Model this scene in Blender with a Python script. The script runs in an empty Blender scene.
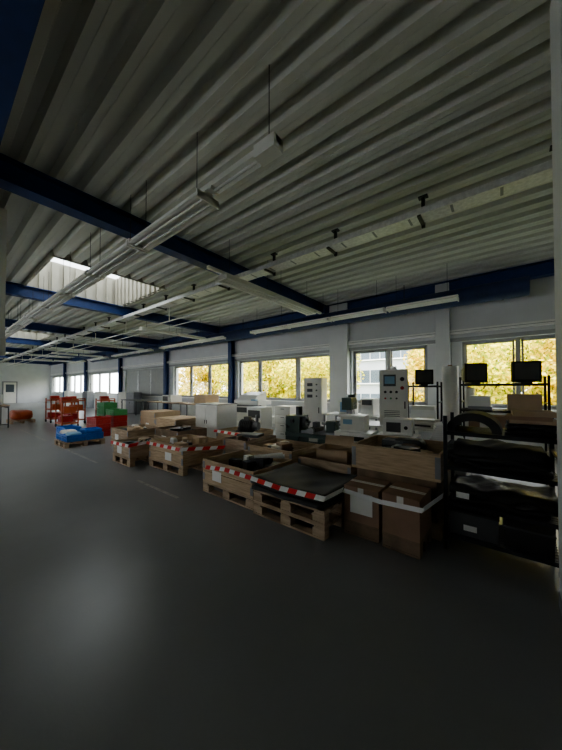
import bpy, math, random
from mathutils import Vector, noise, Matrix
random.seed(7)
S=bpy.context.scene
COL=S.collection
# ---------------------------------------------------------------- materials
def mat(name,col,rough=.6,metal=0,var=.15,scale=6,stretch=(1,1,1),bump=0,col2=None,spec=.5,coat=0):
    m=bpy.data.materials.new(name); m.use_nodes=True
    nt=m.node_tree; p=nt.nodes['Principled BSDF']
    tc=nt.nodes.new('ShaderNodeTexCoord'); mp=nt.nodes.new('ShaderNodeMapping')
    mp.inputs['Scale'].default_value=stretch
    n=nt.nodes.new('ShaderNodeTexNoise'); n.inputs['Scale'].default_value=scale; n.inputs['Detail'].default_value=5
    nt.links.new(tc.outputs['Object'],mp.inputs[0]); nt.links.new(mp.outputs[0],n.inputs['Vector'])
    r=nt.nodes.new('ShaderNodeValToRGB')
    c2=col2 if col2 else tuple(c*(1-var) for c in col)
    r.color_ramp.elements[0].position=.35; r.color_ramp.elements[1].position=.65
    r.color_ramp.elements[0].color=(*c2,1); r.color_ramp.elements[1].color=(*col,1)
    nt.links.new(n.outputs['Fac'],r.inputs[0]); nt.links.new(r.outputs[0],p.inputs['Base Color'])
    p.inputs['Roughness'].default_value=rough; p.inputs['Metallic'].default_value=metal
    p.inputs['Specular IOR Level'].default_value=spec
    p.inputs['Coat Weight'].default_value=coat
    if bump:
        b=nt.nodes.new('ShaderNodeBump'); b.inputs['Strength'].default_value=bump; b.inputs['Distance'].default_value=.02
        nt.links.new(n.outputs['Fac'],b.inputs['Height']); nt.links.new(b.outputs[0],p.inputs['Normal'])
    return m
M={}
M['wall']=mat('white_plaster',(.70,.71,.72),.8,var=.06,scale=2)
M['deck']=mat('painted_steel_deck',(.72,.72,.66),.5,var=.08,scale=1.2)
M['lining']=mat('skylight_lining_sheet',(.40,.38,.31),.6,var=.1,scale=2)
M['blue']=mat('blue_paint',(.016,.05,.18),.45,var=.2)
M['duct']=mat('blue_duct_paint',(.018,.04,.12),.5,var=.2)
M['lamp']=mat('lamp_white',(.88,.88,.83),.4,var=.05)
M['tube']=mat('tube_glass_off',(.88,.88,.85),.2,var=.02)
M['galv']=mat('galvanised_steel',(.82,.82,.81),.35,metal=.15,var=.2,scale=20)
M['black']=mat('black_plastic',(.02,.02,.022),.45,var=.4)
M['blackm']=mat('black_metal',(.03,.032,.04),.4,metal=.4,var=.3)
M['rubber']=mat('black_rubber',(.025,.025,.027),.55,var=.5,scale=4,bump=.4)
M['film']=mat('black_film',(.016,.016,.018),.32,var=.5,scale=9,bump=.6)
M['wood']=mat('raw_wood',(.60,.45,.30),.7,col2=(.44,.32,.20),scale=5,stretch=(1,1,9),bump=.15)
M['wood2']=mat('pallet_wood',(.52,.40,.28),.75,col2=(.34,.25,.17),scale=4,stretch=(1,1,6),bump=.2)
M['woodd']=mat('old_wood',(.26,.18,.12),.75,col2=(.15,.11,.07),scale=6,bump=.2)
M['card']=mat('cardboard',(.50,.37,.25),.8,var=.15,scale=3)
M['cardd']=mat('brown_cardboard',(.34,.22,.15),.8,var=.2,scale=3)
M['white']=mat('white_enamel',(.88,.88,.85),.35,var=.05)
M['offw']=mat('beige_plastic',(.78,.77,.72),.45,var=.06)
M['paper']=mat('paper',(.88,.88,.86),.8,var=.06)
M['grey']=mat('grey_metal',(.28,.29,.31),.45,metal=.2,var=.12)
M['dgrey']=mat('dark_grey',(.08,.085,.09),.5,var=.2)
M['green']=mat('machine_green',(.022,.06,.05),.4,var=.3)
M['gcrate']=mat('green_plastic',(.06,.28,.10),.4,var=.15)
M['red']=mat('red_plastic',(.45,.03,.025),.4,var=.15)
M['orange']=mat('orange_paint',(.50,.11,.04),.45,var=.2)
M['bcrate']=mat('blue_plastic',(.03,.19,.62),.35,var=.2)
M['lblue']=mat('light_blue_screen',(.25,.45,.62),.3,var=.1)
M['frame']=mat('window_frame_paint',(.38,.39,.40),.45,var=.05)
M['blind']=mat('grey_blind',(.33,.34,.35),.6,var=.08)
M['yline']=mat('floor_marking_paint',(.52,.51,.47),.5,var=.4,scale=8)
M['tred']=mat('tape_red',(.75,.03,.03),.35,var=.05)
M['twhite']=mat('tape_white',(.88,.88,.88),.35,var=.03)
M['bark']=mat('bark',(.12,.09,.06),.9,var=.4,scale=10,bump=.5)
M['grass']=mat('ground_grass',(.12,.16,.05),.9,var=.4,scale=1)
M['facade']=mat('facade_panel',(.42,.44,.46),.5,var=.1,scale=.5)
M['fglass']=mat('facade_glass',(.10,.13,.16),.15,var=.3,scale=.4)
def floor_mat():
    m=bpy.data.materials.new('grey_epoxy_floor'); m.use_nodes=True; nt=m.node_tree; p=nt.nodes['Principled BSDF']
    tc=nt.nodes.new('ShaderNodeTexCoord')
    n=nt.nodes.new('ShaderNodeTexNoise'); n.inputs['Scale'].default_value=.9; n.inputs['Detail'].default_value=8
    n2=nt.nodes.new('ShaderNodeTexNoise'); n2.inputs['Scale'].default_value=60; n2.inputs['Detail'].default_value=3
    r=nt.nodes.new('ShaderNodeValToRGB'); r.color_ramp.elements[0].color=(.205,.21,.212,1); r.color_ramp.elements[1].color=(.26,.265,.268,1)
    r.color_ramp.elements[0].position=.3; r.color_ramp.elements[1].position=.7
    r2=nt.nodes.new('ShaderNodeMapRange'); r2.inputs['To Min'].default_value=.27; r2.inputs['To Max'].default_value=.33
    nt.links.new(tc.outputs['Object'],n.inputs['Vector']); nt.links.new(tc.outputs['Object'],n2.inputs['Vector'])
    nt.links.new(n.outputs['Fac'],r.inputs[0]); nt.links.new(r.outputs[0],p.inputs['Base Color'])
    nt.links.new(n.outputs['Fac'],r2.inputs[0]); nt.links.new(r2.outputs[0],p.inputs['Roughness'])
    p.inputs['Specular IOR Level'].default_value=.6
    b=nt.nodes.new('ShaderNodeBump'); b.inputs['Strength'].default_value=.05; b.inputs['Distance'].default_value=.01
    nt.links.new(n2.outputs['Fac'],b.inputs['Height']); nt.links.new(b.outputs[0],p.inputs['Normal'])
    return m
M['floor']=floor_mat()
def glass_mat():
    m=bpy.data.materials.new('window_glass'); m.use_nodes=True; nt=m.node_tree; nt.nodes.clear()
    o=nt.nodes.new('ShaderNodeOutputMaterial'); mx=nt.nodes.new('ShaderNodeMixShader')
    t=nt.nodes.new('ShaderNodeBsdfTransparent'); g=nt.nodes.new('ShaderNodeBsdfGlossy'); g.inputs['Roughness'].default_value=.02
    t.inputs[0].default_value=(.95,.97,.96,1); mx.inputs[0].default_value=.05
    nt.links.new(t.outputs[0],mx.inputs[1]); nt.links.new(g.outputs[0],mx.inputs[2]); nt.links.new(mx.outputs[0],o.inputs[0])
    return m
M['glass']=glass_mat()
def leaf_mat():
    m=bpy.data.materials.new('autumn_leaves'); m.use_nodes=True; nt=m.node_tree; nt.nodes.clear()
    o=nt.nodes.new('ShaderNodeOutputMaterial'); mx=nt.nodes.new('ShaderNodeMixShader'); mx.inputs[0].default_value=.45
    g=nt.nodes.new('ShaderNodeNewGeometry'); r=nt.nodes.new('ShaderNodeValToRGB')
    e=r.color_ramp.elements; e[0].color=(.16,.22,.03,1); e[1].color=(.92,.78,.22,1)
    x=e.new(.25); x.color=(.48,.45,.05,1); x=e.new(.55); x.color=(.82,.60,.05,1)
    oi=nt.nodes.new('ShaderNodeObjectInfo'); hs=nt.nodes.new('ShaderNodeHueSaturation'); mr=nt.nodes.new('ShaderNodeMapRange')
    mr.inputs['To Min'].default_value=.49; mr.inputs['To Max'].default_value=.53
    nt.links.new(oi.outputs['Random'],mr.inputs[0]); nt.links.new(mr.outputs[0],hs.inputs['Hue'])
    d=nt.nodes.new('ShaderNodeBsdfDiffuse'); t=nt.nodes.new('ShaderNodeBsdfTranslucent')
    nt.links.new(g.outputs['Random Per Island'],r.inputs[0]); nt.links.new(r.outputs[0],hs.inputs['Color'])
    nt.links.new(hs.outputs[0],d.inputs[0]); nt.links.new(hs.outputs[0],t.inputs[0])
    nt.links.new(d.outputs[0],mx.inputs[1]); nt.links.new(t.outputs[0],mx.inputs[2]); nt.links.new(mx.outputs[0],o.inputs[0])
    return m
M['leaf']=leaf_mat()
def opal_mat():
    m=bpy.data.materials.new('opal_skylight_sheet'); m.use_nodes=True; nt=m.node_tree; nt.nodes.clear()
    o=nt.nodes.new('ShaderNodeOutputMaterial'); t=nt.nodes.new('ShaderNodeBsdfTranslucent'); t.inputs[0].default_value=(.34,.36,.37,1)
    tr=nt.nodes.new('ShaderNodeBsdfTransparent'); tr.inputs[0].default_value=(.4,.4,.4,1); mx=nt.nodes.new('ShaderNodeMixShader'); mx.inputs[0].default_value=.15
    nt.links.new(t.outputs[0],mx.inputs[1]); nt.links.new(tr.outputs[0],mx.inputs[2]); nt.links.new(mx.outputs[0],o.inputs[0])
    return m
M['opal']=opal_mat()
# ---------------------------------------------------------------- builder
class B:
    def __init__(s): s.v=[];s.f=[];s.m=[];s.ms=[];s.sm=[]
    def mi(s,k):
        if k not in s.ms: s.ms.append(k)
        return s.ms.index(k)
    def add(s,vs,fs,k,smooth=False):
        o=len(s.v); s.v+=[tuple(v) for v in vs]; i=s.mi(k)
        for f in fs: s.f.append([o+a for a in f]); s.m.append(i); s.sm.append(smooth)
    def box(s,x0,x1,y0,y1,z0,z1,k,rz=0,piv=None):
        vs=[(x,y,z) for z in (z0,z1) for x,y in ((x0,y0),(x1,y0),(x1,y1),(x0,y1))]
        if rz:
            c=piv or ((x0+x1)/2,(y0+y1)/2); a,b=math.cos(rz),math.sin(rz)
            vs=[(c[0]+(x-c[0])*a-(y-c[1])*b, c[1]+(x-c[0])*b+(y-c[1])*a, z) for x,y,z in vs]
        s.add(vs,[(3,2,1,0),(4,5,6,7),(0,1,5,4),(1,2,6,5),(2,3,7,6),(3,0,4,7)],k)
    def cb(s,cx,cy,cz,w,d,h,k,rz=0): s.box(cx-w/2,cx+w/2,cy-d/2,cy+d/2,cz,cz+h,k,rz)
    def cyl(s,p0,p1,r,k,n=16,r2=None):
        p0=Vector(p0);p1=Vector(p1);ax=(p1-p0).normalized(); r2=r if r2 is None else r2
        u=ax.orthogonal().normalized(); w=ax.cross(u)
        vs=[]
        for p,rr in ((p0,r),(p1,r2)):
            for i in range(n):
                a=2*math.pi*i/n; vs.append(p+u*math.cos(a)*rr+w*math.sin(a)*rr)
        s.add(vs,[(i,(i+1)%n,n+(i+1)%n,n+i) for i in range(n)],k,True)
        s.add(vs[:n],[tuple(reversed(range(n)))],k); s.add(vs[n:],[tuple(range(n))],k)
    def tubering(s,c,R,r,k,n=20,m=8,axis='z'):
        vs=[];fs=[]
        for i in range(n):
            a=2*math.pi*i/n
            for j in range(m):
                b=2*math.pi*j/m; q=(R+r*math.cos(b))
                p=(q*math.cos(a),q*math.sin(a),r*math.sin(b))
                if axis=='y': p=(p[0],p[2],p[1])
                if axis=='x': p=(p[2],p[0],p[1])
                vs.append((c[0]+p[0],c[1]+p[1],c[2]+p[2]))
                fs.append((i*m+j,((i+1)%n)*m+j,((i+1)%n)*m+(j+1)%m,i*m+(j+1)%m))
        s.add(vs,fs,k,True)
    def prism(s,prof,x0,x1,k,axis='x',smooth=False):
        n=len(prof); vs=[]
        for t in (x0,x1):
            for a,b in prof: vs.append((t,a,b) if axis=='x' else ((a,t,b) if axis=='y' else (a,b,t)))
        s.add(vs,[(i,(i+1)%n,n+(i+1)%n,n+i) for i in range(n)]+[tuple(reversed(range(n))),tuple(range(n,2*n))],k,smooth)
    def lump(s,c,dim,k,seed=0,amp=.18,e=.45,n=22,m=12):
        vs=[];fs=[]
        sg=lambda x,p:math.copysign(abs(x)**p,x)
        for j in range(m+1):
            ph=-math.pi/2+math.pi*j/m
            for i in range(n):
                th=2*math.pi*i/n
                x=sg(math.cos(ph),e)*sg(math.cos(th),e);y=sg(math.cos(ph),e)*sg(math.sin(th),e);z=sg(math.sin(ph),e)
                q=1+amp*noise.noise(Vector((x*2+seed*3.1,y*2,z*2+seed)))
                vs.append((c[0]+x*dim[0]/2*q,c[1]+y*dim[1]/2*q,c[2]+dim[2]/2+z*dim[2]/2*(1 if z<0 else q)))
        for j in range(m):
            for i in range(n): fs.append((j*n+i,j*n+(i+1)%n,(j+1)*n+(i+1)%n,(j+1)*n+i))
        s.add(vs,fs,k,True)
    def sheet(s,w,d,z,t,k,seed=0,sag=.0,wav=.012,drop=.0,ox=0,oy=0,nx=16,ny=10):
        vs=[];fs=[]
        for tt in (0,t):
            for ix in range(nx+1):
                for iy in range(ny+1):
                    u=ix/nx-.5;v=iy/ny-.5
                    h=sag*(u*2)**2+wav*math.sin(u*9+v*4+seed)+wav*.6*math.sin(u*17-v*11+seed*2.3)
                    yy=v*d
                    if drop and v<-.35: h-=drop*(-.35-v)/.15*(1+.25*math.sin(u*13+seed)); yy=-.35*d-(-.35-v)*d*.35
                    vs.append((u*w+ox,yy+oy,z+tt+h+wav*1.6))
        q=(nx+1)*(ny+1)
        for ix in range(nx):
            for iy in range(ny):
                a=ix*(ny+1)+iy; fs+= [(a,a+1,a+ny+2,a+ny+1),(q+a,q+a+ny+1,q+a+ny+2,q+a+1)]
        for ix in range(nx):
            a=ix*(ny+1); fs.append((a,a+ny+1,q+a+ny+1,q+a)); a+=ny; fs.append((a,q+a,q+a+ny+1,a+ny+1))
        for iy in range(ny):
            a=iy; fs.append((a,q+a,q+a+1,a+1)); a=nx*(ny+1)+iy; fs.append((a,a+1,q+a+1,q+a))
        s.add(vs,fs,k,True)
    def strip(s,pts,h,segs,nrm,ks=('tred','twhite'),t=.003):
        pts=[Vector(p) for p in pts]
        P=[pts[0]]
        for a,b in zip(pts,pts[1:]):
            n=max(1,int((b-a).length/segs))
            for i in range(1,n+1): P.append(a.lerp(b,i/n))
        up=Vector((0,0,h)); nn=Vector(nrm)*t
        for i,(a,b) in enumerate(zip(P,P[1:])):
            sh=(b-a).normalized()*h*.5
            s.add([a,b,b+up+sh,a+up+sh,a+nn,b+nn,b+up+nn+sh,a+up+nn+sh],[(0,1,2,3),(7,6,5,4),(0,4,5,1),(3,2,6,7)],ks[i%2])
    def obj(s,name,loc=(0,0,0),rz=0,bevel=0,parent=None):
        me=bpy.data.meshes.new(name); me.from_pydata(s.v,[],s.f); 
        for k in s.ms: me.materials.append(M[k])
        me.polygons.foreach_set('material_index',s.m); me.polygons.foreach_set('use_smooth',s.sm); me.update()
        o=bpy.data.objects.new(name,me); o.location=loc; o.rotation_euler=(0,0,rz); COL.objects.link(o)
        if bevel:
            b=o.modifiers.new('bevel','BEVEL'); b.width=bevel; b.segments=2; b.limit_method='ANGLE'; b.angle_limit=math.radians(50)
        if parent: o.parent=parent
        return o
# ---------------------------------------------------------------- dimensions
XL,XR,YB,YW=-38.0,1.3,-5.0,8.33
H=4.2
SILL,HEAD=1.03,2.67
b=B(); b.box(XL-.3,XR+.3,YB-.3,YW+.3,-.2,0,'floor'); b.obj('floor')
wins=[(-.80,1.25,[.28],0),(-3.72,-1.58,[-2.62],0),(-8.92,-4.45,[-5.86,-7.74],0),(-14.0,-9.5,[-11,-12.5],0),
      (-19.9,-15.0,[-16.6,-18.2],1),(-26.6,-20.8,[-22.8,-24.7],0),(-32.2,-27.4,[-29,-30.6],0),(-37.4,-33,[-35.2],0)]
b=B()
b.box(XL-.3,XR+.3,YW,YW+.3,0,SILL,'wall'); b.box(XL-.3,XR+.3,YW,YW+.3,HEAD,H+.5,'wall')
ws=sorted(wins,key=lambda w:-w[1]); cur=XR+.3
for w in ws:
    b.box(w[1],cur,YW,YW+.3,SILL,HEAD,'wall'); cur=w[0]
b.box(XL-.3,cur,YW,YW+.3,SILL,HEAD,'wall')
b.obj('wall_front')
for i,(x0,x1,mul,bl) in enumerate(wins):
    b=B(); y0,y1=YW+.1,YW+.17; f=.055
    b.box(x0,x1,y0,y1,SILL,SILL+f,'frame'); b.box(x0,x1,y0,y1,HEAD-f,HEAD,'frame')
    b.box(x0,x0+f,y0,y1,SILL,HEAD,'frame'); b.box(x1-f,x1,y0,y1,SILL,HEAD,'frame')
    xs=[x0]+sorted(mul)+[x1]
    for m in mul: b.box(m-.045,m+.045,y0-.01,y1+.01,SILL+f,HEAD-f,'frame')
    for a,c in zip(xs,xs[1:]):
        a2=a+.06;c2=c-.06
        for (p,q,r_,s_) in ((a2,a2+.04,SILL+f,HEAD-f),(c2-.04,c2,SILL+f,HEAD-f),(a2,c2,SILL+f,SILL+f+.04),(a2,c2,HEAD-f-.04,HEAD-f)):
            b.box(p,q,y0-.015,y0+.03,r_,s_,'frame')
        b.cyl((a2+.02,y0-.03,1.75),(a2+.02,y0-.03,1.88),.009,'black',8)
        b.add([(a2,y0+.035,SILL+f),(c2,y0+.035,SILL+f),(c2,y0+.035,HEAD-f),(a2,y0+.035,HEAD-f)],[(0,1,2,3)],'glass')
        if bl:
            z=HEAD-.08
            while z>SILL+.05:
                b.add([(a2,y0-.045,z),(c2,y0-.045,z),(c2,y0-.02,z-.052),(a2,y0-.02,z-.052)],[(0,1,2,3)],'blind'); z-=.05
    b.box(x0-.03,x1+.03,YW-.12,YW+.1,SILL-.03,SILL,'white')
    b.obj('window_%d'%(i+1))
b=B(); b.box(XL+.5,XR,YW-.12,YW,2.86,2.96,'white'); b.box(XL+.5,XR,YW-.125,YW-.12,2.905,2.915,'grey'); b.obj('trim_1')
b=B(); b.box(XL,XR,YW-.06,YW,HEAD,HEAD+.09,'frame'); b.obj('trim_2')
b=B(); b.box(XR,XR+.3,YB,YW,0,H+.5,'wall'); b.obj('wall_right')
b=B(); b.box(XL-.3,XL,YB,YW,0,H+.5,'wall'); b.obj('wall_left')
b=B(); 
fill_wins=[(-35,-28),(-26,-19),(-15.5,-10.5),(-7,-4.2)]  # unseen openings behind the camera, added to let in fill light
b.box(XL,XR,YB-.3,YB,0,1.0,'wall'); b.box(XL,XR,YB-.3,YB,2.3,H+.5,'wall')
cur=XL
for a,c in fill_wins: b.box(cur,a,YB-.3,YB,1.0,2.3,'wall'); cur=c
b.box(cur,XR,YB-.3,YB,1.0,2.3,'wall'); b.obj('wall_back')
for i,(a,c) in enumerate(fill_wins):
    b=B(); n=4; 
    for z0,z1 in ((1,1.06),(2.24,2.3)): b.box(a,c,YB-.2,YB-.13,z0,z1,'frame')
    for j in range(n+1):
        x=a+(c-a)*j/n; x=min(max(x,a+.04),c-.04); b.box(x-.04,x+.04,YB-.2,YB-.13,1.06,2.24,'frame')
    b.add([(a,YB-.16,1),(c,YB-.16,1),(c,YB-.16,2.3),(a,YB-.16,2.3)],[(0,1,2,3)],'glass')
    b.obj('window_%d'%(len(wins)+i+1))
b=B(); b.box(.002,.06,4.6,5.7,0.001,2.15,'grey'); b.box(.06,.09,4.7,5.6,.02,2.05,'offw'); b.box(.09,.1,4.85,5.45,1.1,1.85,'fglass')
b.cyl((.09,5.5,1.03),(.15,5.5,1.03),.015,'black'); b.cyl((.15,5.5,1.03),(.15,5.38,1.03),.012,'black'); b.obj('door_1',(XL+.01,0,0))
b=B(); b.box(-.31,.31,-.2,0,0,H,'wall'); b.obj('wall_pillar',(-4.11,YW,0),bevel=.01)
b=B(); b.box(-.16,.16,-.16,0,0,H,'wall'); b.obj('wall_pillar',(-1.2,YW,0),bevel=.01)
def icolumn(x,y,h):
    b=B(); w,d=.2,.2
    b.box(-w/2,w/2,-d/2,-d/2+.015,0,h,'blue'); b.box(-w/2,w/2,d/2-.015,d/2,0,h,'blue'); b.box(-.006,.006,-d/2+.015,d/2-.015,0,h,'blue')
    b.box(-.14,.14,-.14,.14,0,.02,'blue')
    b.obj('steel_column',(x,y,0))
for x in (-9.2,-14.5,-20.35,-27,-32.6): icolumn(x,YW-.15,3.85)
b=B(); b.box(.29,.74,2.34,2.72,0,H-.005,'wall'); b.box(.285,.745,2.335,2.725,0,.1,'grey'); b.obj('structural_pillar',bevel=.008)
# ---------------------------------------------------------------- ceiling deck
PITCH=.3
sky=[(-10.3,-7.2),(-20.9,-17.8),(-31.5,-28.4)]
SY0,SY1=1.6,4.0
b=B()
y=SY0-math.ceil((SY0-YB)/PITCH)*PITCH
while y<YW:
    prof=[(y,H),(y+.15,H),(y+.18,H+.12),(y+.27,H+.12),(y+.3,H)]
    inhole=(y>=SY0-.01 and y<SY1-.01)
    xs=[(XL,XR)]
    if inhole:
        xs=[];cur=XL
        for a,c in sorted(sky): xs.append((cur,a)); cur=c
        xs.append((cur,XR))
    for a,c in xs:
        vs=[(a,p,q) for p,q in prof]+[(c,p,q) for p,q in prof]; n=len(prof)
        b.add(vs,[(i,i+1,n+i+1,n+i) for i in range(n-1)],'deck')
        b.box(a,c,y+.071,y+.079,H-.004,H,'deck')
    y+=PITCH
b.obj('ceiling')
for a,c in sky:
    b=B(); zt=H+1.0; t=.04
    b.box(a-t,a,SY0-t,SY1+t,H-.02,zt,'lining'); b.box(c,c+t,SY0-t,SY1+t,H-.02,zt,'lining')
    b.box(a,c,SY0-t,SY0,H-.02,zt,'lining'); b.box(a,c,SY1,SY1+t,H-.02,zt,'lining')
    n=8
    for i in range(n):
        yy=SY0+.06+(SY1-SY0-.1)*i/n; b.box(a,a+.07,yy,yy+.17,H,zt-.03,'lining')
    n=11
    for i in range(n):
        xx=a+.06+(c-a-.1)*i/n; b.box(xx,xx+.15,SY1-.07,SY1,H,zt-.03,'lining')
    b.add([(a-t,SY0-t,zt),(c+t,SY0-t,zt),(c+t,SY1+t,zt),(a-t,SY1+t,zt)],[(0,1,2,3)],'opal')
    for i in range(1,3):
        xx=a+(c-a)*i/3; b.box(xx-.02,xx+.02,SY0,SY1,zt-.05,zt-.005,'frame')
    b.obj('skylight')
# ---------------------------------------------------------------- beams
def ibeam(name,axis,pos,t0,t1,z0,z1,w,k='blue'):
    b=B(); f=.02
    def bx(a0,a1,za,zb):
        if axis=='y': b.box(a0,a1,t0,t1,za,zb,k)
        else: b.box(t0,t1,a0,a1,za,zb,k)
    bx(-w/2,w/2,z0,z0+f); bx(-w/2,w/2,z1-f,z1); bx(-.007,.007,z0+f,z1-f)
    return b.obj(name,(pos,0,0) if axis=='y' else (0,pos,0))
for i in range(7):
    ibeam('steel_beam','y',-4.6-5.3*i,.42,YW-.25,3.90,H-.005,.22)
ibeam('steel_girder','x',.26,XL+.01,XR-.01,3.80,H-.005,.3)
ibeam('edge_beam','x',YW-.14,XL+.01,XR-.01,3.90,H-.005,.2)
b=B(); b.cyl((-24,0,0),(.45,0,0),.20,'duct',28)
for x in range(-24,1,2): b.cyl((x,0,0),(x+.04,0,0),.208,'duct',28)
for x in range(-23,1,3): b.box(x-.01,x+.01,-.004,.004,.19,.57,'black')
b.obj('air_duct',(0,7.72,3.62))
b=B(); b.box(-.05,.05,-.05,.05,0,1.95,'lamp'); b.box(-.06,.06,-.06,.06,-.25,0,'offw'); b.box(-.03,.03,-.065,-.06,-.2,-.12,'dgrey'); b.obj('power_drop_duct',(-5.90,.68,2.24))
# ---------------------------------------------------------------- luminaires
def lumi(L,axis,loc,hang=.8,tubes=2,w=.2):
    b=B()
    prof=[(-w/2,0),(-w/2+.03,-.005),(-.035,.035),(.035,.035),(w/2-.03,-.005),(w/2,0),(w/2,.008),(.05,.055),(.05,.09),(-.05,.09),(-.05,.055),(-w/2,.008)]
    b.prism(prof,-L/2,L/2,'lamp','x')
    for s in ((-.05,.05) if tubes==2 else (0,)):
        b.cyl((-L/2+.03,s,-.0),(L/2-.03,s,-.0),.013,'tube',10)
    for e in (-L/2,L/2-.02): b.box(e,e+.02,-w/2,w/2,-.02,.06,'lamp')
    for x in (-L/2+.2,L/2-.2): b.cyl((x,0,.09),(x,0,hang-.006),.004,'black',6)
    return b.obj('fluorescent_light',loc,0 if axis=='x' else math.pi/2)
x=-3.05
while x>-34:
    lumi(1.5,'x',(x,1.74,3.38),hang=H-3.38,w=.27); x-=1.54
b=B(); b.box(-36,-1.4,-.035,.035,0,.055,'lamp'); b.box(-1.62,-1.4,-.06,.06,-.05,.06,'lamp'); b.box(-2.24,-2.2,-.05,.05,-.04,0,'lamp'); b.cyl((-2.2,0,-.03),(-1.62,0,-.03),.014,'tube',10)
b.cyl((-1.5,0,.05),(-1.5,0,H-3.475-.006),.004,'black',6)
b.obj('lighting_rail',(0,1.74,3.475))
for x in (-1.45,-2.98,-4.5,-6.0): lumi(1.46,'x',(x,6.95,3.38),hang=H-3.38,w=.28)
for x in (-9,-10.5,-12,-14.5,-16,-17.5,-20,-21.5,-24,-25.5): lumi(1.46,'x',(x,6.95,3.38),hang=H-3.38,w=.28)
for y in (3.9,5.4): lumi(1.45,'y',(-3.85,y,3.4),hang=H-3.4,w=.3)
b=B(); b.box(-.03,.03,2.9,6.6,0,.05,'lamp'); b.obj('lighting_rail',(-3.85,0,3.5))
for xx in (-9.2,-14.2,-19.5,-24.8):
    for y in (4.9,6.2): lumi(1.2,'y',(xx,y,3.4),hang=H-3.4)
# cable tray
b=B(); x0,x1=-36,XR-.02; 
for yy in (-.12,.12): b.box(x0,x1,yy-.004,yy+.004,0,.08,'galv'); b.box(x0,x1,yy-.008,yy+.008,.08,.086,'galv')
b.box(x0,x1,-.12,.12,0,.004,'galv')
x=x0
while x<x1-.06: 
    b.box(x,x+.03,-.09,.09,-.0015,0,'grey'); x+=.5
for yy,kk in ((-.05,'black'),(-.02,'offw'),(.03,'black'),(.06,'grey')): b.cyl((x0,yy,.03),(x1,yy,.03),.02,kk,8)
b.obj('cable_tray',(0,4.15,3.80))
b=B()
x=-.85
def brk(x):
    b.box(x-.022,x+.022,.13,.17,-.05,H-3.81,'black'); b.box(x-.022,x+.022,-.13,.17,-.03,-.006,'black'); b.box(x-.06,x+.06,.11,.19,H-3.83,H-3.81,'black')
while x>-36: brk(x); x-=1.36
brk(.5)
b.obj('tray_bracket_row',(0,4.15,3.80))
b=B(); b.cyl((-36,0,0),(-4.2,0,0),.02,'lamp',8); b.cyl((-36,.5,.02),(-7.2,.5,.02),.014,'lamp',8)
for x in range(-35,-5,3): b.box(x,x+.02,-.01,.01,.015,H-3.56,'lamp')
b.obj('conduit_pipe',(0,4.6,3.55))
# ---------------------------------------------------------------- crates
def pallet(b,w,d,z=0,k='wood2'):
    for yy in (-d/2+.05,0,d/2-.05):
        b.box(-w/2,w/2,yy-.05,yy+.05,z,z+.02,k)
        for xx in (-w/2+.07,0,w/2-.07): b.box(xx-.07,xx+.07,yy-.045,yy+.045,z+.02,z+.1,k)
    for xx in (-w/2+.06,0,w/2-.06): b.box(xx-.06,xx+.06,-d/2,d/2,z+.1,z+.12,k)
    n=5
    for i in range(n):
        yy=-d/2+.06+(d-.12)*i/(n-1); b.box(-w/2,w/2,yy-.055,yy+.055,z+.12,z+.142,k)
def fill(b,w,d,z0,z1,kinds,seed,n=10):
    r=random.Random(seed)
    b.box(-w/2+.03,w/2-.03,-d/2+.03,d/2-.03,z0,z0+(z1-z0)*.45,kinds[0])
    zb=z0+(z1-z0)*.45
    for i in range(n):
        k=r.choice(kinds); a=r.uniform(.08,.3)*min(1,w); c=r.uniform(.08,.25); h=r.uniform(.4,1.25)*(z1-zb)
        cx=r.uniform(-w/2+.2,w/2-.2); cy=r.uniform(-d/2+.2,d/2-.2)
        t=r.random()
        if t<.55: b.cb(cx,cy,zb,a,c,h,k,r.uniform(-.6,.6))
        elif t<.8: b.cyl((cx-a/2,cy,zb+.05),(cx+a/2,cy+r.uniform(-.1,.1),zb+.05+r.uniform(0,.08)),.05,k)
        else: b.lump((cx,cy,zb),(a*1.3,c*1.3,h),k,i)
def crate(name,x0,x1,y0,y1,h,kinds,seed,k='wood',rz=0,pal=True,n=10,labels=True,zb=0,lid=False):
    w,d=x1-x0,y1-y0; b=B(); z=zb
    if pal: pallet(b,w,d,zb); z=zb+.142
    t=.022; nc=max(1,round((h-(z-zb))/.2)); ch=(h+zb-z)/nc
    for i in range(nc):
        a,c=z+i*ch+.003,z+(i+1)*ch-.003
        b.box(-w/2,w/2,-d/2,-d/2+t,a,c,k); b.box(-w/2,w/2,d/2-t,d/2,a,c,k)
        b.box(-w/2,-w/2+t,-d/2+t,d/2-t,a,c,k); b.box(w/2-t,w/2,-d/2+t,d/2-t,a,c,k)
        for sx in (-1,1):
            for sy in (-1,1):
                cx,cy=sx*(w/2),sy*(d/2)
                b.box(cx-.05*(sx>0)-.0,cx+.05*(sx<0),cy-.003*(sy<0),cy+.003*(sy>0),a+.03,c-.03,'grey')
    for sx in (-1,1): b.box(sx*(w/2-t-.03)-.02,sx*(w/2-t-.03)+.02,-d/2+t,-d/2+t+.03,z,zb+h-.01,k)
    if lid:
        nb=5
        for i in range(nb):
            yy=-d/2+d*(i+.5)/nb; b.box(-w/2,w/2,yy-d/nb/2+.004,yy+d/nb/2-.004,h+zb,h+zb+.02,k)
    else: fill(b,w,d,z,zb+h,kinds,seed,n)
    if labels:
        r=random.Random(seed); lx=r.uniform(-w/2+.15,w/2-.3)
        b.box(lx,lx+.2,-d/2-.004,-d/2,z+.06,z+.06+.14,'paper')
    return b.obj(name,((x0+x1)/2,(y0+y1)/2,0),rz)
C=crate
C('wooden_crate',-3.45,-2.40,2.52,3.32,.47,['dgrey','black','card','black','offw'],1,rz=-.03,n=18)
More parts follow.
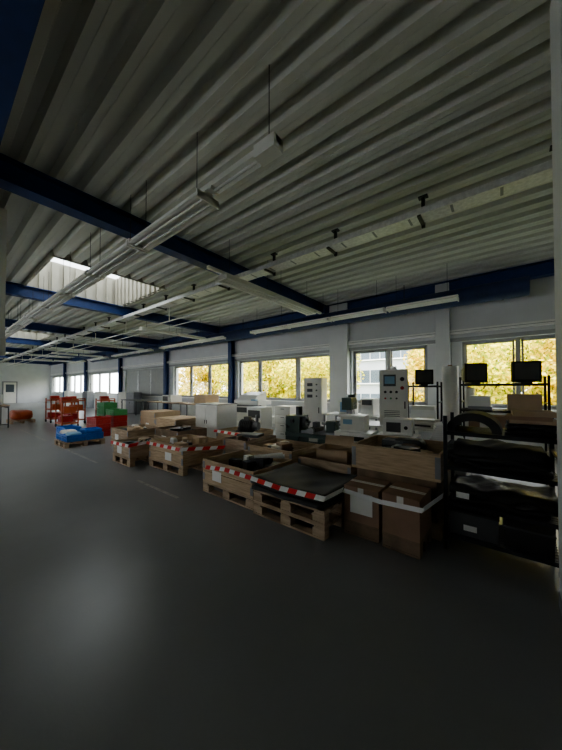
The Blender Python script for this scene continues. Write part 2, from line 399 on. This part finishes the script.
C('wooden_crate',-3.5,-2.55,3.5,4.3,.52,['card','dgrey','offw','woodd','paper'],2,n=20)
C('wooden_crate',-2.38,-1.55,3.42,4.22,.5,['card','card','paper','woodd'],3,k='wood2',n=8)
C('wooden_crate',-6.35,-5.55,2.42,3.3,.42,['dgrey','card','black'],4,k='wood2',n=14)
C('wooden_crate',-5.4,-4.3,2.72,3.6,.5,['card','dgrey','card','paper'],5,rz=.03,n=16)
C('wooden_crate',-5.35,-4.3,4.3,5.15,.52,['woodd','card','dgrey'],6,n=14)
C('wooden_crate',-6.9,-5.85,3.6,4.4,.5,['dgrey','black','card'],7,k='woodd',n=14)
C('wooden_crate',-8.0,-7.0,3.0,3.9,.48,['card','dgrey','offw'],8,k='wood2',n=14)
C('wooden_crate',-4.2,-3.6,3.55,4.4,.55,['card','woodd','dgrey'],9,k='wood2',labels=False)
C('wooden_crate',-8.2,-7.1,4.3,5.2,.6,['paper','card'],10,lid=True)
C('wooden_crate',-9.8,-8.8,4.6,5.5,.7,['paper','card'],11,lid=True,k='card')
b=B(); pallet(b,.92,.82,0); 
b.box(-.42,.42,-.37,.37,.142,.56,'woodd'); 
for zz in (.25,.4): b.box(-.43,.43,-.375,-.37,zz,zz+.01,'black')
b.obj('storage_chest',(-.95,3.56,0))
C('wooden_crate',-1.42,-.49,3.16,3.98,.28,['dgrey','woodd','card','black','paper'],12,pal=False,zb=.562,n=18,labels=False)
def carton(name,w,d,h,loc,k='cardd',rz=0,open_=False,pal=True,paper=True):
    b=B(); z=0
    if pal: pallet(b,w,d,0,'woodd'); z=.142
    if open_:
        b.box(-w/2,w/2,-d/2,-d/2+.008,z,h,k); b.box(-w/2,w/2,d/2-.008,d/2,z,h,k)
        b.box(-w/2,-w/2+.008,-d/2,d/2,z,h,k); b.box(w/2-.008,w/2,-d/2,d/2,z,h,k); b.box(-w/2,w/2,-d/2,d/2,z,z+.1,k)
        for sx in (-1,1):
            x=sx*w/2; b.add([(x,-d/2,h),(x,d/2,h),(x+sx*.14,d/2,h-.03),(x+sx*.14,-d/2,h-.03)],[(0,1,2,3)],k)
        b.add([(-w/2,d/2,h),(w/2,d/2,h),(w/2,d/2+.05,h+.13),(-w/2,d/2+.05,h+.13)],[(0,1,2,3)],k)
    else:
        b.box(-w/2,w/2,-d/2,d/2,z,h,k)
        b.box(-w/2-.001,w/2+.001,-.03,.03,h,h+.002,'offw'); b.box(-.03,.03,-d/2-.002,-d/2,h-.1,h,'offw')
        b.box(-w/2,w/2,-.006,-.002,h,h+.003,'cardd')
    if paper: b.box(-w/2+.07,-w/2+.30,-d/2-.004,-d/2-.001,h-.26,h-.05,'paper')
    return b.obj(name,loc,rz,bevel=.003)
carton('cardboard_box',.36,.40,.49,(-1.14,2.93,0),rz=.02,paper=True)
carton('cardboard_box',.33,.42,.51,(-.74,2.91,0),rz=-.04,paper=False)
carton('cardboard_box',.45,.4,.2,(-1.97,3.80,.42),'card',.2,True,False,False)
b=B(); pallet(b,.98,.82,0,'wood2'); pallet(b,.98,.82,.145,'wood2')
r=random.Random(3); z=.288
for i in range(3):
    b.sheet(.98+r.uniform(-.02,.04),.86+r.uniform(-.02,.03),z,.035,'rubber',i,sag=.03*i/2,wav=.006,ox=r.uniform(-.02,.02),oy=r.uniform(-.02,.01)); z+=.042
b.obj('rubber_mat_stack',(-1.87,2.86,0),-.02)
b=B(); b.cyl((-.2,0,0),(.2,.1,.03),.035,'paper',14); b.cyl((-.15,.07,0),(.22,.14,.0),.03,'paper',14); b.obj('paper_roll',(-2.65,3.05,.50),.5)
b=B(); b.strip([(-3.3,2.46,.36),(-2.9,2.46,.40),(-2.36,2.40,.41),(-1.9,2.37,.40),(-1.36,2.38,.41)],.055,.1,(0,-1,0)); 
b.strip([(-1.36,2.38,.41),(-1.32,2.70,.42),(-.93,2.69,.40),(-.56,2.67,.42),(-.45,2.98,.48)],.045,.1,(0,-1,0),('twhite','twhite'))
b.obj('barrier_tape')
b=B(); b.strip([(-6.35,2.38,.36),(-5.55,2.38,.38),(-5.42,2.66,.42),(-4.3,2.67,.43),(-3.9,3.3,.42)],.06,.12,(0,-1,0)); b.obj('barrier_tape')
b=B(); b.strip([(-5.4,4.26,.46),(-4.2,4.26,.45),(-3.5,3.46,.45)],.06,.12,(0,-1,0)); b.obj('barrier_tape')
# ---------------------------------------------------------------- racks
def rack(w,d,h,shelves,k='blackm'):
    b=B()
    for sx in (-1,1):
        for sy in (-1,1):
            x,y=sx*(w/2-.015),sy*(d/2-.015)
            b.box(x-.015,x+.015,y-.015,y+.015,.09,h,k); b.box(x-.02,x+.02,y-.008,y+.008,.05,.09,'grey'); b.cyl((x-.012,y,.04),(x+.012,y,.04),.04,'black',16)
        for zz in (h*.3,h*.75): b.box(sx*(w/2-.015)-.01,sx*(w/2-.015)+.01,-d/2+.02,d/2-.02,zz,zz+.025,k)
    for z in shelves:
        b.box(-w/2+.005,w/2-.005,-d/2,-d/2+.02,z-.035,z,k); b.box(-w/2+.005,w/2-.005,d/2-.02,d/2,z-.035,z,k)
        n=9
        b.box(-w/2+.02,w/2-.02,-d/2+.02,d/2-.02,z-.012,z-.004,k)
        for i in range(n):
            yy=-d/2+.03+(d-.08)*i/(n-1); b.box(-w/2+.01,w/2-.01,yy,yy+.012,z-.004,z,k)
    return b
rack(.80,.5,1.24,[.16,.45,.78,1.10]).obj('shelving_rack',(-.045,3.27,0))
b=B()
n=14; prof=[]
for i in range(n+1):
    a=math.pi*i/n; prof.append((-.19+.21*math.cos(a),.17*math.sin(a)))
for i in range(n,-1,-1):
    a=math.pi*i/n; prof.append((-.19+.14*math.cos(a),.10*math.sin(a)))
m_=len(prof); vs=[(x,-.2,z) for x,z in prof]+[(x,.2,z) for x,z in prof]
b.add(vs,[(i,(i+1)%m_,m_+(i+1)%m_,m_+i) for i in range(m_)]+[(i,m_-1-i,m_-2-i,i+1) for i in range(n)]+[(m_+i,m_+i+1,2*m_-2-i,2*m_-1-i) for i in range(n)],'rubber')
b.obj('foam_arch',(-.03,3.27,1.102))
b=B(); b.sheet(.34,.42,0,.03,'film',3,wav=.01,ox=.0); b.sheet(.32,.4,.045,.03,'rubber',5,wav=.008); b.box(-.15,.17,-.18,.2,.1,.13,'card',.05); b.box(-.16,.14,-.2,.16,.13,.16,'cardd',-.08); b.box(-.12,.15,-.17,.17,.16,.20,'card',.03); b.obj('cardboard_stack',(.18,3.27,1.102))
def folded(seed,z,n,w=.76,drop=.06,hh=.045):
    b=B(); r=random.Random(seed)
    for i in range(n): b.sheet(w+r.uniform(-.12,0),.5+r.uniform(-.06,.0),i*hh,hh*.75,('film','rubber')[i%2],seed+i*1.7,wav=.014,drop=drop if i>=n-2 else 0,ox=r.uniform(-.03,.03))
    return b
b=folded(1,0,4,drop=.08); b.obj('folded_foil_stack',(-.045,3.26,.782))
b=folded(4,0,3,drop=.05); b.box(-.3,-.2,-.262,-.257,.06,.11,'paper'); b.obj('folded_foil_stack',(-.045,3.26,.452))
b=B(); b.box(-.36,0,-.22,.22,0,.2,'dgrey'); b.box(-.37,.01,-.23,.23,.2,.22,'black'); b.box(.04,.35,-.2,.2,0,.16,'black'); b.box(.03,.36,-.21,.21,.16,.175,'dgrey'); b.box(-.25,-.15,-.224,-.22,.05,.1,'paper'); b.obj('plastic_bin',(-.045,3.27,.162))
rack(1.1,.5,1.68,[.3,.75,1.15,1.57]).obj('shelving_rack',(-.02,5.75,0))
def monitor(w,h,loc,rz=0):
    b=B(); d=.3
    b.box(-w/2,w/2,-.03,.03,.0,h,'black')
    vs=[(-w/2+.02,.03,.02),(w/2-.02,.03,.02),(w/2-.02,.03,h-.02),(-w/2+.02,.03,h-.02),(-w/4,d,.05),(w/4,d,.05),(w/4,d,h*.7),(-w/4,d,h*.7)]
    b.add(vs,[(0,1,5,4),(1,2,6,5),(2,3,7,6),(3,0,4,7),(4,5,6,7)],'black')
    b.box(-w/2+.03,w/2-.03,-.034,-.03,.04,h-.03,'dgrey'); b.box(w/2-.06,w/2-.04,-.036,-.03,.012,.022,'gcrate')
    b.box(-w/5,w/5,-.02,.2,-.02,0,'black')
    return b.obj('crt_monitor',loc,rz,bevel=.006)
monitor(.34,.32,(-.36,5.68,1.592),.5); monitor(.36,.32,(.28,5.7,1.592),.3)
b=B(); b.box(-.16,.16,-.15,.15,0,.05,'grey'); b.box(-.14,.14,-.13,.13,.05,.22,'white'); b.obj('desktop_printer',(-.3,5.75,1.152))
b=B(); b.box(-.2,.2,-.17,.17,0,.25,'card'); b.box(-.2,.2,-.01,.01,.25,.253,'offw'); b.obj('cardboard_box',(.25,5.78,1.152))
b=B(); b.box(-.45,.45,-.2,.2,0,.3,'cardd'); b.box(-.3,-.1,-.204,-.2,.1,.2,'paper'); b.obj('cardboard_box',(0,5.75,.752))
rack(.55,.45,1.62,[.3,.85,1.55]).obj('shelving_rack',(-1.22,6.15,0))
monitor(.32,.29,(-1.22,6.1,1.572),.4)
b=B(); b.box(-.22,.22,-.18,.18,0,.22,'paper'); b.box(-.2,.2,-.16,.16,.22,.3,'offw'); b.obj('paper_stack',(-1.22,6.15,.852))
for (x,y,r_,h_) in ((-.86,6.75,.15,1.95),(-.55,6.9,.1,1.5)):
    b=B(); b.cyl((0,0,0),(0,0,h_),r_,'paper',24); b.cyl((0,0,h_),(0,0,h_+.03),.04,'cardd',16); b.cyl((0,0,.0),(0,0,.02),r_+.02,'card',24); b.obj('film_roll',(x,y,0))
def table(name,w,d,h,loc,k='white',leg='grey',rz=0):
    b=B(); b.box(-w/2,w/2,-d/2,d/2,h-.035,h,k)
    for sx in (-1,1):
        for sy in (-1,1): b.box(sx*(w/2-.04)-.02,sx*(w/2-.04)+.02,sy*(d/2-.04)-.02,sy*(d/2-.04)+.02,0,h-.035,leg)
        b.box(sx*(w/2-.04)-.012,sx*(w/2-.04)+.012,-d/2+.06,d/2-.06,.12,.15,leg)
    b.box(-w/2+.06,w/2-.06,d/2-.05,d/2-.03,h-.12,h-.035,leg)
    return b.obj(name,loc,rz,bevel=.004)
table('workbench',1.5,.7,.85,(-1.4,5.2,0))
table('workbench',1.4,.7,.85,(-2.9,6.6,0))
b=B(); b.box(-.23,.23,-.15,.15,.0,.97,'white'); b.box(-.215,.215,-.165,-.15,.02,.95,'offw')
b.box(-.16,.04,-.172,-.165,.68,.88,'dgrey'); b.box(-.14,.02,-.175,-.172,.72,.85,'lblue')
for i in range(3):
    b.cyl((-.13+.09*i,-.165,.58),(-.13+.09*i,-.195,.58),.022,'black',14); b.cyl((-.13+.09*i,-.165,.47),(-.13+.09*i,-.185,.47),.016,('red','gcrate','black')[i],14)
b.cyl((.14,-.165,.8),(.14,-.2,.8),.035,'black',16); b.cyl((.14,-.165,.65),(.14,-.19,.65),.03,'red',16)
b.box(.17,.19,-.185,-.165,.3,.42,'black')
for i in range(6): b.box(-.15,.1,-.168,-.165,.1+.03*i,.11+.03*i,'dgrey')
b.cyl((.0,0,.97),(.0,0,1.03),.05,'galv',16)
b.obj('control_cabinet',(-1.52,5.15,.852),.25,bevel=.008)
b=B(); b.box(-.2,.2,-.16,.16,0,.1,'white'); b.box(-.17,.17,-.14,.14,.1,.14,'offw'); b.box(-.12,.12,-.165,-.16,.03,.06,'dgrey'); b.obj('desktop_printer',(-1.0,5.1,.852),-.1,bevel=.01)
b=B(); b.box(-.3,.3,-.25,.25,0,.78,'white'); b.box(-.27,.27,-.255,-.25,.05,.6,'offw'); b.box(-.2,.2,-.26,-.255,.65,.72,'dgrey'); b.box(.15,.2,-.27,-.255,.25,.28,'black'); b.obj('white_cabinet',(-1.95,4.53,0),.1,bevel=.01)
b=B(); b.box(-.2,.2,-.17,.17,0,.26,'white'); b.box(-.19,.19,-.174,-.17,.02,.24,'offw'); b.box(-.2,.2,-.02,.02,.26,.263,'paper'); b.box(-.15,.0,-.178,-.174,.12,.2,'lblue'); b.obj('white_carton',(-1.98,4.53,.782),.15,bevel=.005)
b=B(); b.box(-.28,.28,-.2,.2,0,.8,'offw'); b.box(-.26,.26,-.206,-.2,.04,.38,'white'); b.box(-.26,.26,-.206,-.2,.42,.77,'white'); b.box(-.06,.06,-.22,-.206,.32,.335,'grey'); b.box(-.06,.06,-.22,-.206,.7,.715,'grey'); b.obj('drawer_unit',(-1.25,4.45,0),.05,bevel=.005)
b=B(); b.box(-.2,.2,-.15,.15,0,.24,'white'); b.box(-.15,.05,-.155,-.15,.05,.19,'dgrey'); b.cyl((.12,-.15,.12),(.12,-.17,.12),.025,'black'); b.obj('test_instrument',(-1.25,4.45,.802),.15,bevel=.008)
b=B(); b.box(-.25,.25,-.22,.22,0,.75,'white'); b.box(-.23,.23,-.226,-.22,.04,.72,'offw'); b.box(-.02,.02,-.235,-.226,.5,.6,'black'); b.obj('white_cabinet',(-.62,4.5,0),-.05,bevel=.006)
b=B()
for i in range(8): b.box(-.2+.008*i,.2-.005*i,-.15,.15,.03*i,.03*i+.027,'paper',.04*i)
b.obj('paper_stack',(-.62,4.5,.752))
# lathe
b=B(); pallet(b,1.1,.7,0)
b.box(-.5,-.2,-.22,.22,.142,.55,'green'); b.box(.2,.48,-.22,.22,.142,.55,'green')
b.box(-.52,.52,-.2,.2,.55,.62,'green'); b.box(-.5,.5,-.14,-.08,.62,.67,'grey'); b.box(-.5,.5,.08,.14,.62,.67,'grey')
b.box(-.52,-.2,-.18,.2,.62,.95,'green'); b.cyl((-.2,0,.82),(-.12,0,.82),.11,'grey',24)
for a in range(3):
    t=a*2.094; b.box(-.12,-.08,math.cos(t)*.05-.02,math.cos(t)*.05+.02,.82+math.sin(t)*.05-.02,.82+math.sin(t)*.05+.02,'dgrey')
b.box(0,.16,-.2,.16,.67,.74,'dgrey'); b.box(.03,.13,-.08,.06,.74,.84,'dgrey'); b.cyl((.08,-.2,.69),(.08,-.26,.69),.06,'grey',18)
b.box(.32,.5,-.1,.1,.67,.88,'green'); b.cyl((.5,0,.82),(.55,0,.82),.015,'grey'); b.tubering((.56,0,.82),.07,.01,'grey',axis='x'); b.cyl((.2,0,.82),(.34,0,.82),.03,'grey')
b.cyl((-.36,-.18,.85),(-.36,-.22,.85),.04,'black',16); b.cyl((-.44,-.18,.72),(-.44,-.3,.78),.01,'black',8)
b.cyl((-.36,.1,.95),(-.36,.1,1.12),.07,'dgrey',18)
b.obj('metal_lathe',(-2.95,4.75,0),.1,bevel=.006)
# pillar drill
b=B(); b.box(-.2,.2,-.2,.25,0,.06,'dgrey'); b.cyl((0,.12,.06),(0,.12,1.25),.035,'grey',18); b.box(-.16,.16,-.2,.1,.72,.76,'dgrey'); b.cyl((0,.12,.68),(0,.12,.8),.055,'dgrey',18)
b.box(-.1,.1,-.2,.24,1.05,1.3,'green'); b.cyl((0,.2,1.3),(0,.2,1.36),.09,'green',18); b.cyl((0,-.1,1.05),(0,-.1,.93),.03,'grey',14); b.cyl((0,-.1,.93),(0,-.1,.88),.02,'dgrey',12)
for a in range(3):
    t=a*2.094+.4; b.cyl((.1,-.06,1.12),(.13,-.06+.14*math.cos(t),1.12+.14*math.sin(t)),.008,'grey',8)
b.obj('pillar_drill',(-2.55,5.55,0),.15,bevel=.006)
# small pump unit
b=B(); b.box(-.22,.22,-.15,.15,0,.05,'dgrey'); b.cyl((-.2,0,.2),(.06,0,.2),.12,'black',22); b.cyl((.06,0,.2),(.18,0,.2),.08,'grey',20); b.box(-.12,0,-.05,.05,.3,.38,'dgrey')
for i in range(6): b.cyl((-.18+.04*i,0,.2),(-.17+.04*i,0,.2),.13,'dgrey',22)
b.cyl((.14,0,.26),(.14,0,.42),.03,'grey',14); b.obj('motor_pump',(-3.88,3.95,.56),.3)
b=B(); b.box(-.25,.25,-.2,.2,.1,1.77,'white'); b.box(-.24,.24,-.19,.19,0,.1,'dgrey'); b.box(-.235,.235,-.212,-.2,.13,1.74,'offw')
for z in (1.25,1.4,1.55): 
    b.box(-.15,.0,-.216,-.212,z,z+.08,'dgrey'); b.cyl((.12,-.212,z+.04),(.12,-.235,z+.04),.02,'black',12)
b.box(.17,.19,-.23,-.212,.85,1.0,'black'); b.obj('electrical_cabinet',(-3.95,6.5,0),.15,bevel=.008)
b=B(); b.box(-.2,.2,-.18,.18,0,.34,'offw'); b.box(-.17,.1,-.185,-.18,.06,.3,'lblue'); b.cyl((.15,-.18,.25),(.15,-.2,.25),.02,'black'); b.cyl((.15,-.18,.15),(.15,-.2,.15),.02,'black'); b.obj('test_instrument',(-3.05,6.6,.852),.2,bevel=.01)
b=B(); b.box(-.15,.15,-.2,.2,0,.4,'white'); b.box(-.12,.12,-.205,-.2,.25,.37,'dgrey'); b.obj('computer_tower',(-2.5,6.6,.852),bevel=.006)
b=B(); b.box(-.5,.5,-.35,.35,.06,.5,'offw'); b.box(-.48,.48,-.33,.33,0,.06,'dgrey')
for i in range(2): b.box(-.45,.45,-.36,-.35,.1+.2*i,.27+.2*i,'white'); b.box(-.1,.1,-.365,-.36,.22+.2*i,.24+.2*i,'dgrey')
b.box(-.5,.3,-.35,.35,.5,.95,'offw'); b.box(.3,.5,-.35,.35,.5,.85,'white'); b.box(-.45,.25,-.355,-.35,.75,.9,'dgrey')
b.box(-.48,.48,-.33,.35,.98,1.12,'white'); b.box(-.5,.5,-.4,-.2,.95,.98,'dgrey'); b.prism([(-.3,1.12),(.33,1.12),(.33,1.38),(-.1,1.28)],-.4,.3,'white')
b.box(.5,.72,-.2,.2,.6,.62,'offw'); b.box(.3,.46,-.45,-.33,1.12,1.16,'lblue')
b.obj('photocopier',(-6.25,6.45,0),.1,bevel=.01)
b=B(); b.box(-.25,.25,-.25,.25,0,.98,'offw'); 
for i in range(4): b.box(-.23,.23,-.258,-.25,.04+.235*i,.25+.235*i,'white'); b.box(-.06,.06,-.266,-.258,.19+.235*i,.205+.235*i,'dgrey')
b.obj('filing_cabinet',(-4.95,6.55,0),.1,bevel=.006)
b=B(); b.box(-.25,.25,-.25,.25,0,.98,'white'); b.box(-.2,.2,-.256,-.25,.7,.9,'dgrey'); b.box(-.2,.2,-.256,-.25,.1,.6,'offw'); b.cyl((.0,-.256,.35),(.0,-.27,.35),.14,'grey',24); b.obj('white_appliance',(-5.3,5.75,0),.1,bevel=.01)
b=B(); b.box(-.46,.46,-.38,.38,.1,1.03,'white'); b.box(-.44,.44,-.36,.36,0,.1,'dgrey'); b.box(-.44,-.01,-.39,-.38,.14,.99,'offw'); b.box(.01,.44,-.39,-.38,.14,.99,'offw'); b.box(-.47,.47,-.39,.39,1.03,1.05,'grey'); b.box(-.05,-.03,-.405,-.39,.5,.6,'black'); b.box(.03,.05,-.405,-.39,.5,.6,'black'); b.obj('white_cabinet',(-6.6,5.3,0),.05,bevel=.006)
table('workbench',2.0,.8,.9,(-9.0,6.6,0),'wood2'); table('workbench',2.0,.8,.9,(-11.6,6.6,0),'wood2','dgrey'); table('workbench',2.4,.8,.9,(-14.6,6.8,0),'dgrey','dgrey')
b=B(); b.box(-.35,.35,-.3,.3,0,.35,'card'); b.box(-.35,.35,-.02,.02,.35,.353,'offw'); b.obj('cardboard_box',(-8.8,6.6,.902))
b=B(); b.box(-.35,.35,-.25,.25,0,.3,'offw'); b.box(-.3,.1,-.256,-.25,.05,.25,'dgrey'); b.obj('test_instrument',(-11.2,6.6,.902))
def pcrate(b,cx,cy,z,w,d,h,k):
    t=.015
    b.box(cx-w/2,cx+w/2,cy-d/2,cy-d/2+t,z,z+h,k); b.box(cx-w/2,cx+w/2,cy+d/2-t,cy+d/2,z,z+h,k)
    b.box(cx-w/2,cx-w/2+t,cy-d/2+t,cy+d/2-t,z,z+h,k); b.box(cx+w/2-t,cx+w/2,cy-d/2+t,cy+d/2-t,z,z+h,k); b.box(cx-w/2,cx+w/2,cy-d/2,cy+d/2,z,z+t,k)
    for zz in (z+h-.03,z+h*.5): b.box(cx-w/2-.012,cx+w/2+.012,cy-d/2-.012,cy-d/2,zz,zz+.02,k); b.box(cx+w/2,cx+w/2+.012,cy-d/2,cy+d/2,zz,zz+.02,k)
    for i in range(1,5):
        x=cx-w/2+w*i/5; b.box(x-.006,x+.006,cy-d/2-.01,cy-d/2,z+.01,z+h-.03,k)
b=B(); pallet(b,.9,.9)
for i,(dx,dy) in enumerate(((-.22,-.2),(.22,-.2),(-.22,.22),(.22,.22))): pcrate(b,dx,dy,.142,.42,.4,.17,'bcrate')
pcrate(b,.2,.2,.315,.4,.38,.1,'bcrate'); b.lump((-.2,-.2,.2),(.36,.34,.18),'offw',3); b.lump((.2,-.2,.2),(.34,.3,.16),'lblue',5); b.obj('blue_crate_stack',(-8.95,2.6,0))
b=B(); 
for i in range(2): pcrate(b,0,0,i*.2,.6,.4,.19,'bcrate')
b.obj('blue_crate_stack',(-9.9,2.6,0),.1)
b=B()
for i in range(5): pcrate(b,0,0,i*.2,.62,.42,.19,'gcrate')
b.obj('green_crate_stack',(-11.0,4.0,0))
b=B()
for i in range(4): pcrate(b,0,0,i*.2,.62,.42,.19,'gcrate' if i>2 else 'red')
b.obj('red_crate_stack',(-10.2,4.0,0))
b=B()
for i in range(3): pcrate(b,0,0,i*.2,.62,.42,.19,'red')
b.obj('red_crate_stack',(-10.0,3.4,0),.1)
def trolley(x,y,rz=0,k='orange'):
    b=B()
    for sx in (-.4,.4):
        for sy in (-.25,.25): b.box(sx-.02,sx+.02,sy-.02,sy+.02,.12,1.05,k); b.cyl((sx,sy-.02,.06),(sx,sy+.02,.06),.06,'black',16)
    for z in (.15,.55,.95): b.box(-.42,.42,-.27,.27,z,z+.04,k)
    b.cyl((.42,-.25,1.05),(.42,.25,1.05),.018,k,10)
    b.box(-.35,.0,-.2,.2,.19,.42,'red'); b.box(.05,.35,-.18,.2,.59,.8,'orange'); b.box(-.3,-.05,-.15,.15,.99,1.15,'red')
    b.obj('tool_trolley',(x,y,0),rz)
trolley(-13.2,3.4); trolley(-14.3,3.9,.2); trolley(-13.4,4.8,-.1); trolley(-15.6,3.6)
table('workbench',1.8,.8,.85,(-15.5,1.6,0),'wood2','dgrey'); table('workbench',1.8,.8,.85,(-18.5,1.4,0),'offw','dgrey')
b=B(); b.box(-.3,.3,-.25,.25,0,.4,'white'); b.box(-.25,.25,-.255,-.25,.08,.36,'dgrey'); b.obj('test_instrument',(-15.4,1.6,.852))
b=B(); pallet(b,1.0,.8); b.lump((0,0,.142),(.9,.7,.4),'orange',4); b.obj('orange_bundle',(-16.5,2.6,0))
for i,(x,kk) in enumerate(((-17,'grey'),(-18.1,'offw'),(-22,'white'),(-24.5,'grey'),(-29,'offw'))):
    b=B(); b.box(-.5,.5,-.22,.22,.0,1.25,kk); b.box(-.49,-.005,-.232,-.22,.05,1.22,kk); b.box(.005,.49,-.232,-.22,.05,1.22,kk); b.box(-.04,-.02,-.245,-.232,.6,.7,'black'); b.obj('steel_cupboard',(x,7.6,0),bevel=.006)
for x in (-2.6,-6.7,-11.7):
    b=B(); b.box(-.8,.8,-.03,.03,.15,.8,'white')
    for i in range(20): b.box(-.78+.08*i,-.74+.08*i,-.045,-.03,.17,.78,'white')
    b.cyl((.82,0,.2),(.82,0,0),.012,'white'); b.obj('radiator',(x,YW-.1,0))
b=B()
for a,c in ((-14,-10.2),(-8.7,-6.4),(-4.7,-3.5)): b.box(a,c,-.022,.022,.0005,.002,'yline')
b.obj('floor_marking',(0,2.16,0))
# ---------------------------------------------------------------- outside
GZ=-1.6
b=B(); b.box(-120,80,YW+.3,140,GZ-.3,GZ,'grass'); b.obj('ground')
def tree_mesh(seed,R=2.3,n=6500):
    r=random.Random(seed); b=B()
    b.cyl((0,0,-.05),(0,0,2.6),.15,'bark',12,.08)
    cl=[]
    for i in range(30):
        a=r.uniform(0,6.28); e=r.uniform(-1.0,1.3); q=r.uniform(.35,1)*R*.85
        c=Vector((math.cos(a)*math.cos(e)*q,math.sin(a)*math.cos(e)*q,3.2+math.sin(e)*q*1.2)); cl.append((c,r.uniform(.5,.95)))
        if i%2==0: b.cyl((0,0,r.uniform(1.2,2.5)),c,.04,'bark',6,.01)
    vs=[];fs=[]
    for i in range(n):
        c,q=r.choice(cl); v=Vector((r.gauss(0,1),r.gauss(0,1),r.gauss(0,1))).normalized()*q*r.random()**.4
        p=c+v; u=Vector((r.gauss(0,1),r.gauss(0,1),r.gauss(0,1))).normalized(); w=u.orthogonal().normalized()
        s=r.uniform(.07,.13); o=len(vs)
        vs+=[p-u*s,p+w*s*.6,p+u*s,p-w*s*.6]; fs.append((o,o+1,o+2,o+3))
    b.add(vs,fs,'leaf'); return b
t0=tree_mesh(1).obj('autumn_tree',(-1.0,15,GZ)); t1=tree_mesh(2).obj('autumn_tree',(2.0,14.2,GZ))
k=0
for (x,y,s) in ((-3.3,17,.95),(-9.3,14.5,1),(-12.6,15,1.05),(-16.2,15,1),(-20,15.5,1.1),(-24.5,15,1.0),(4.5,19,1.3),(-.3,20,1.35),(-13.5,20,1.4),(-20,21,1.4),(-3.6,21,1.05),(-9.9,19,1.1)):
    o=bpy.data.objects.new('autumn_tree',(t0 if k%2 else t1).data); o.location=(x,y,GZ); o.rotation_euler=(0,0,k*1.3); o.scale=(s,s,s); COL.objects.link(o); k+=1
def office(x0,x1,y,h):
    b=B(); b.box(x0,x1,y,y+10,GZ,h,'facade')
    z=GZ+.8
    while z<h-1.5:
        b.box(x0+.4,x1-.4,y-.05,y,z,z+1.6,'fglass')
        x=x0+.4
        while x<x1-.4: b.box(x-.05,x+.05,y-.12,y-.05,z,z+1.6,'facade'); x+=1.2
        b.box(x0+.3,x1-.3,y-.2,y,z-.12,z,'white'); z+=2.9
    b.obj('office_building',(0,0,0))
office(-24,-4,34,8.5)
# ---------------------------------------------------------------- world + sun
w=bpy.data.worlds.new('overcast_sky'); S.world=w; w.use_nodes=True; nt=w.node_tree
bg=nt.nodes['Background']; tc=nt.nodes.new('ShaderNodeTexCoord'); n=nt.nodes.new('ShaderNodeTexNoise'); n.inputs['Scale'].default_value=3
r=nt.nodes.new('ShaderNodeValToRGB'); r.color_ramp.elements[0].color=(.80,.85,.9,1); r.color_ramp.elements[1].color=(1,1,1,1)
nt.links.new(tc.outputs['Generated'],n.inputs['Vector']); nt.links.new(n.outputs['Fac'],r.inputs[0]); nt.links.new(r.outputs[0],bg.inputs[0])
bg.inputs[1].default_value=1.6
l=bpy.data.lights.new('sun','SUN'); l.energy=1.8; l.angle=math.radians(25); l.color=(1,.96,.88); o=bpy.data.objects.new('sun',l); o.rotation_euler=(math.radians(22),0,math.radians(20)); COL.objects.link(o); o.location=(0,-20,30)
# ---------------------------------------------------------------- camera
cam=bpy.data.cameras.new('camera'); cam.sensor_fit='HORIZONTAL'; cam.sensor_width=36; cam.lens=18; cam.clip_end=300
cam.shift_y=.0145
o=bpy.data.objects.new('camera',cam); o.location=(0,0,1.5); o.rotation_euler=(math.radians(91.0),0,math.radians(38.3)); COL.objects.link(o); S.camera=o
S.view_settings.view_transform='AgX'
try: S.view_settings.look='AgX - Medium High Contrast'
except Exception: pass
S.view_settings.exposure=2.5
